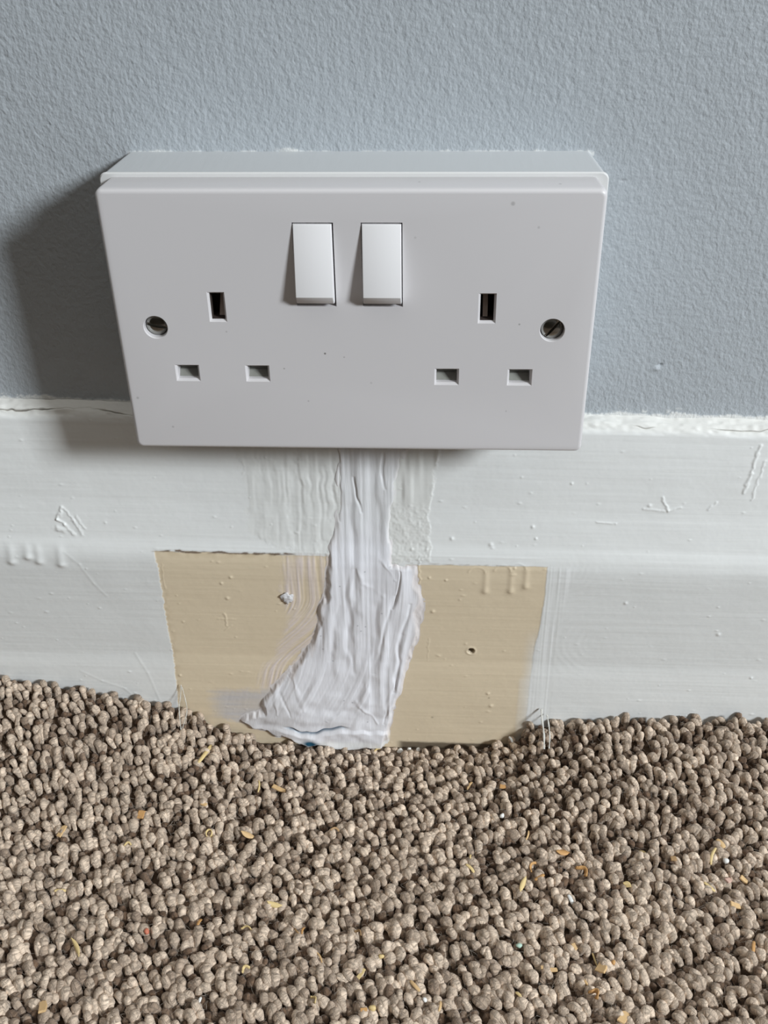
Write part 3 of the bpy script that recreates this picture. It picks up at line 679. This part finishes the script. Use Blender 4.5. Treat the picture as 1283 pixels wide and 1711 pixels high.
# ---------------------------------------------------------------- bits lying on the carpet
CM = {'straw': (.72, .55, .26), 'tan': (.68, .46, .23), 'orange': (.58, .32, .12), 'brown': (.40, .25, .12), 'white': (.82, .82, .80),
      'green': (.45, .62, .52), 'red': (.55, .17, .10), 'pink': (.66, .44, .36)}
CM = {k: mat(k+'_debris', v, .6, bump=[((900, 900, 900), 2, .3, .0003)]) for k, v in CM.items()}
NAMES = {'chip': ('wood_chip', 'wood chip'), 'straw': ('straw_fragment', 'straw'), 'shaving': ('wood_shaving', 'wood shaving'),
         'flake': ('wood_flake', 'wood flake'), 'husk': ('seed_husk', 'husk'), 'crumb': ('plaster_crumb', 'crumb')}
BITS = [
(-67.0,-37.5,'straw',12.0,1.5,75,'straw',"long pale straw sliver on carpet just below the thin threads left of the sealant"),
(-36.0,-47.2,'chip',5.7,2.2,-21,'tan',"flat tan wood chip on the carpet below the left end of the sealant foot"),
(-63.5,-61.0,'chip',2.4,1.7,-24,'tan',"small tan wood chip between the long straw sliver and the round curled husk"),
(-44.0,-47.2,'straw',6.4,0.7,95,'straw',"hair-thin upright straw fragment just left of the flat tan chip under the sealant"),
(-86.5,-67.8,'chip',3.3,2.8,82,'orange',"stubby orange wood chip alone on the left carpet below the pale skirting"),
(-115.4,-76.8,'chip',4.8,2.1,73,'tan',"upright tan wood chip near the left edge of the carpet, upper of two there"),
(-59.2,-73.9,'husk',4.2,3.2,91,'straw',"round yellowish curled husk sunk in the carpet left of the leaf-shaped flake"),
(-44.7,-72.6,'flake',6.1,2.3,-9,'tan',"smooth leaf-shaped tan flake lying on the left of centre carpet"),
(-89.0,-81.1,'shaving',3.1,1.4,15,'straw',"small yellow curled shaving on the left carpet between two orange-tan chips"),
(-109.5,-100.9,'straw',4.2,1.1,16,'straw',"short level straw piece at the left edge of the carpet, above the long bent shaving"),
(-97.1,-123.2,'flake',8.0,1.5,-56,'straw',"long bent yellow shaving lying steeply near the left edge of the carpet"),
(-73.9,-115.9,'crumb',2.1,1.9,2,'red',"tiny reddish crumb on the lower left carpet"),
(-56.3,-110.4,'straw',3.6,1.1,77,'orange',"short dark tan splinter standing steeply, lower left of centre"),
(-38.8,-112.4,'shaving',4.8,1.3,-9,'straw',"wavy yellow shaving right of the short dark splinter"),
(-102.2,-144.9,'chip',5.2,2.6,106,'tan',"upright rectangular tan chip at the bottom left corner of the carpet"),
(-50.5,-140.0,'crumb',2.0,1.0,81,'white',"thin white crumb near the bottom edge left of centre"),
(-36.7,-128.7,'shaving',3.6,1.8,36,'straw',"crinkled yellow shaving between the wavy shaving and the bottom edge"),
(-11.4,-69.3,'shaving',4.6,1.4,14,'brown',"brown flat shaving near the middle of the carpet, below the sealant foot"),
(-30.2,-103.3,'flake',5.7,1.9,-7,'straw',"pale boat-shaped husk left of the middle of the carpet"),
(-18.8,-112.4,'straw',4.7,0.8,83,'orange',"thin orange splinter standing up below right of the boat-shaped husk"),
(-21.0,-113.2,'straw',3.3,0.6,-53,'brown',"thin brown splinter leaning left beside the thin orange splinter"),
(-11.8,-122.8,'straw',4.1,0.6,-58,'tan',"very thin tan splinter in the lower middle carpet"),
(2.9,-128.3,'chip',3.8,1.4,53,'straw',"short pale square-ended straw chip in the lower middle carpet"),
(9.5,-121.8,'crumb',1.9,1.7,2,'straw',"little yellowish grain right of and above the pale square-ended chip"),
(1.3,-113.8,'shaving',3.6,1.5,-40,'brown',"dark tan frayed shaving in the lower middle carpet"),
(21.3,-132.9,'straw',5.0,1.2,-48,'tan',"tan wood splinter sloping down to the right, lower middle carpet"),
(-12.0,-139.4,'shaving',3.4,1.6,-56,'straw',"yellow knobbly shaving near the bottom edge, below the thin tan splinter"),
(7.5,-141.2,'crumb',2.4,2.2,2,'straw',"rounded yellow grain by the bottom edge in the middle"),
(4.7,-142.2,'chip',2.4,1.2,7,'orange',"orange-tan chip touching the rounded yellow grain at the bottom edge"),
(29.8,-139.8,'straw',3.8,0.8,81,'tan',"upright thin tan splinter by the bottom edge right of centre"),
(40.8,-85.2,'straw',4.3,1.1,-45,'straw',"short straw sliver on the carpet just left of the curled shavings"),
(41.1,-80.1,'straw',3.3,0.7,81,'straw',"tiny upright straw sliver directly above the short straw sliver"),
(24.8,-137.2,'crumb',1.6,1.6,2,'white',"white plaster crumb near the bottom edge right of centre"),
(41.7,-42.0,'straw',5.0,1.0,66,'tan',"small tan sliver below the beige patch with the nail hole"),
(54.9,-44.1,'chip',2.4,1.9,-2,'orange',"small orange chip below the shaded end of the beige patch"),
(54.0,-58.9,'crumb',2.3,1.9,36,'white',"white plaster speck on the right of centre carpet below the small orange chip"),
(63.3,-68.5,'straw',5.0,0.7,74,'tan',"thin upright tan straw left of and above the curled orange shavings"),
(75.7,-77.7,'flake',5.4,2.5,5,'orange',"flat orange-tan flake at the right, uppermost of the cluster of shavings"),
(64.1,-84.0,'shaving',5.8,1.8,65,'orange',"curled orange shaving at the left of the cluster of shavings"),
(66.4,-88.6,'straw',4.3,1.3,31,'orange',"orange splinter directly below the curled orange shaving"),
(59.9,-92.1,'flake',6.7,1.8,68,'straw',"yellow folded straw flake at the lower left of the cluster of shavings"),
(82.1,-85.2,'shaving',5.7,2.7,-41,'orange',"dark orange frayed shaving at the right of the cluster of shavings"),
(98.2,-90.1,'flake',3.1,2.2,-34,'straw',"pale yellow flake between the frayed orange shaving and the straws at the right"),
(116.6,-79.6,'chip',2.2,2.0,2,'brown',"small brown chip at the upper right of the carpet"),
(105.6,-76.5,'straw',2.6,0.9,-16,'straw',"little pale straw left of and above the small brown chip"),
(135.0,-73.0,'straw',4.2,1.8,-59,'tan',"tan straw near the right edge, uppermost of the straws there"),
(131.4,-77.9,'straw',6.7,1.1,65,'straw',"yellow straw leaning steeply near the right edge beneath the uppermost tan straw"),
(127.8,-90.2,'straw',4.8,1.1,-42,'straw',"pale straw sloping down to the right, above the right-hand rectangular chip"),
(135.2,-87.5,'chip',3.3,2.0,39,'pink',"pinkish wood chip at the right between the sloping straw and the tan square chip"),
(140.7,-87.1,'chip',3.2,2.2,-33,'tan',"tan square chip near the right edge of the carpet"),
(135.2,-98.1,'chip',4.2,2.1,-4,'tan',"level rectangular tan chip below the right-hand straws"),
(135.9,-79.5,'crumb',2.2,2.0,2,'white',"white gritty crumb beside the steep yellow straw at the right"),
(138.4,-113.6,'straw',4.8,1.2,73,'orange',"upright orange sliver at the right edge of the carpet"),
(76.8,-97.2,'straw',3.7,1.3,-67,'white',"white paint sliver below the cluster of shavings"),
(57.4,-115.9,'crumb',2.5,2.3,2,'green',"pale green crumb on the lower right of centre carpet"),
(76.4,-116.0,'chip',2.6,1.5,-67,'tan',"small narrow tan chip above the large square tan chip"),
(83.3,-119.2,'straw',4.7,0.6,-73,'straw',"hair-thin straw directly above the large square tan chip"),
(84.9,-124.0,'chip',3.7,3.3,-39,'tan',"large square tan wood chip on the lower right carpet"),
(89.0,-121.9,'crumb',1.8,1.8,2,'orange',"small orange grain right of the large square tan chip"),
(68.4,-125.0,'chip',2.8,1.6,2,'tan',"level tan chip left of the large square chip"),
(64.8,-124.7,'chip',1.4,1.2,2,'tan',"tiniest tan chip, left neighbour of the level tan chip"),
(56.1,-134.4,'straw',2.8,1.0,-48,'straw',"pale straw bit near the bottom edge, left of the orange curled cluster"),
(81.0,-134.1,'shaving',3.8,2.8,-44,'orange',"orange crumpled shaving near the bottom edge at the right"),
(78.9,-129.0,'straw',2.8,0.8,-61,'tan',"tan splinter between the large square chip and the crumpled orange shaving"),
(89.9,-141.0,'chip',5.2,2.7,60,'tan',"thick tan chip at the bottom edge on the right"),
(12.7,-14.7,'crumb',2.9,2.6,-4,'white',"larger white plaster bead at the foot of the skirting beside the sealant"),
(16.4,-18.0,'crumb',1.8,1.8,-4,'white',"small white bead between the larger bead and its twin at the skirting foot"),
(20.1,-18.6,'crumb',2.1,2.1,-4,'white',"rightmost white plaster bead at the foot of the beige patch"),
(59.4,-16.9,'straw',3.1,1.0,-60,'white',"white sliver in the shaded corner right of the beige patch foot"),
(3.0,-17.8,'straw',6.2,0.8,53,'straw',"thin pale straw at the foot of the sealant"),
]
def strip(pts, wid, thick, sidev):
    """a thin solid ribbon through pts; sidev gives its width direction at each point"""
    bm = bmesh.new(); rg = []
    for i, p in enumerate(pts):
        tn = (pts[min(i+1, len(pts)-1)]-pts[max(i-1, 0)]).normalized(); s = sidev(i); s = (s-tn*s.dot(tn)).normalized(); nrm = tn.cross(s)
        w = wid(i)
        rg.append([bm.verts.new(p+s*w*a+nrm*thick*b) for a, b in ((-.5, -.4), (0, -.62), (.5, -.4), (.5, .4), (0, .3), (-.5, .4))])
    loft(bm, rg); return bm
def bit(i, x, y, kind, L, Wd, ang, col, label):
    r = random.Random(i*91+5); y = min(y, -19.6)
    a = math.radians(ang); zs = []
    for t in (-.4, 0, .4):
        for s in (-.3, .3):
            h_ = bvh.ray_cast(Vector(((x+math.cos(a)*L*t-math.sin(a)*Wd*s)*MM, (y+math.sin(a)*L*t+math.cos(a)*Wd*s)*MM, .1)), Vector((0, 0, -1)))
            zs.append((t, h_[0].z if h_[0] else float(carpet_h(x, y)+OFF-2.5)*MM))
    z0 = sorted(z for _, z in zs)[-2]
    zl = max(z for t, z in zs if t < 0); zr = max(z for t, z in zs if t > 0)
    L *= MM; Wd *= MM; tilt = math.atan2(zr-zl, L*.8) if L > .003 else 0; tilt = max(-.5, min(.5, tilt))
    if kind == 'chip':
        bm = bmesh.new(); T_ = max(.00045, min(Wd*.35, .0009))
        pl = [(-.5, -.45), (.05, -.5), (.5, -.38), (.52, .1), (.42, .5), (-.1, .47), (-.5, .5)]
        pl = [(u*L+r.uniform(-.05, .05)*L, v*Wd+r.uniform(-.06, .06)*Wd) for u, v in pl]
        n_ = len(pl)
        rg = [[bm.verts.new((u*k, v*k, z)) for u, v in pl] for k, z in ((.9, 0), (1, T_*.2), (1, T_*.8), (.9, T_))]
        loft(bm, rg)
    elif kind in ('straw', 'flake', 'shaving', 'husk'):
        N = 12; pts = []
        bend = r.uniform(-.18, .18)
        for k in range(N+1):
            u = k/N-.5
            if kind == 'straw': p = Vector((u*L, (u*u*4-.5)*bend*L*.5, .0002+.0004*math.cos(u*3)))
            elif kind == 'flake': p = Vector((u*L, (u*u*4-.5)*bend*L*.6, .0003+(.12*L)*(u*u*4)*.5))
            elif kind == 'shaving': q_ = u*5.0; p = Vector((u*L*.8+math.sin(q_*1.3)*L*.12, math.cos(q_*1.7)*Wd*.35, .0005+math.sin(q_*1.9+1)*Wd*.22+Wd*.25))
            else: q_ = u*5.2; p = Vector((math.cos(q_)*L*.36, math.sin(q_)*Wd*.36, .0006))
            pts.append(p)
        base = {'straw': 1, 'flake': 1, 'shaving': .55, 'husk': .4}[kind]*Wd
        def wid(k):
            u = abs(k/N-.5)*2
            if kind == 'flake': return base*max(.12, (1-u**2.2))
            if kind == 'straw': return base*(1-.45*u**4)
            return base*(1-.5*u**3)
        side = (lambda k: Vector((.15, 1, .25))) if kind in ('straw', 'flake') else ((lambda k: Vector((math.sin(k*.7)*.4, .6, .9))) if kind == 'shaving' else (lambda k: Vector((0, 0.2, 1))))
        bm = strip(pts, wid, max(.00016, min(.0004, Wd*.25)), side)
    else:
        bm = bmesh.new(); bmesh.ops.create_icosphere(bm, subdivisions=2, radius=.5)
        for v in bm.verts:
            k = 1+.3*float(vn(v.co.x*3+i, v.co.y*3+v.co.z*2, 7)); v.co = Vector((v.co.x*L*k, v.co.y*Wd*k, v.co.z*min(L, Wd)*k+min(L, Wd)*.3))
    bm.transform(Matrix.Rotation(a, 4, 'Z') @ Matrix.Rotation(-tilt, 4, 'Y') @ Matrix.Rotation(r.uniform(-.25, .25), 4, 'X'))
    nm, cat = NAMES[kind]
    o = bm_obj(nm, bm, CM[col], smooth_=(kind != 'chip'))
    mid = (zl+zr)/2; o.location = (x*MM, y*MM, max(z0-.0005, mid)-.0002)
    tag(o, label, cat, 'wood and plaster debris scattered on the carpet')
for i, b in enumerate(BITS): bit(i, *b)

# ---------------------------------------------------------------- clear threads left of old tape
M_thr = mat('clear_thread', (.86, .85, .80), .25); M_thr.node_tree.nodes['Principled BSDF'].inputs['Transmission Weight'].default_value = .35
def thread(pts, wpx, label):
    P = [P3(*p) for p in pts]
    out = []
    for i in range(len(P)-1):
        p0, p1, p2, p3 = P[max(i-1, 0)], P[i], P[i+1], P[min(i+2, len(P)-1)]
        for k in range(6):
            t = k/6; out.append(.5*((2*p1)+(p2-p0)*t+(2*p0-5*p1+4*p2-p3)*t*t+(3*p1-p0-3*p2+p3)*t**3))
    out.append(P[-1])
    bm = strip(out, lambda k: wpx*MM*(.8+.25*math.sin(k*1.1)), wpx*MM*.3, lambda k: Vector((1, 0, 0)))
    tag(bm_obj('tape_thread', bm, M_thr, smooth_=True), label, 'thread', 'clear tape threads at the skirting foot')
thread([(-78.5, -18.0, -171), (-78.9, -20, -175.5), (-79.3, -23.5, -179.6), (-76.8, -33, -181.6)], .42, 'straight clear thread hanging over the carpet at the left end of the beige paint')
thread([(-78.3, -18.1, -172), (-77.0, -20.5, -176), (-75.8, -24.5, -179.8), (-76.4, -32, -181.8)], .34, 'bowed clear thread right beside the straight one at the left beige paint')
thread([(71.2, -18.2, -180), (71.3, -21.5, -182.5), (72.0, -26.5, -186.3), (71.8, -32, -189)], .9, 'wider clear tape strand over the carpet edge right of the beige paint')
thread([(73.6, -18.4, -183), (74.0, -21.5, -184), (74.4, -26.5, -186.8), (73.8, -32, -188.6)], .65, 'narrower clear tape strand, right-hand one beside the wider strand')
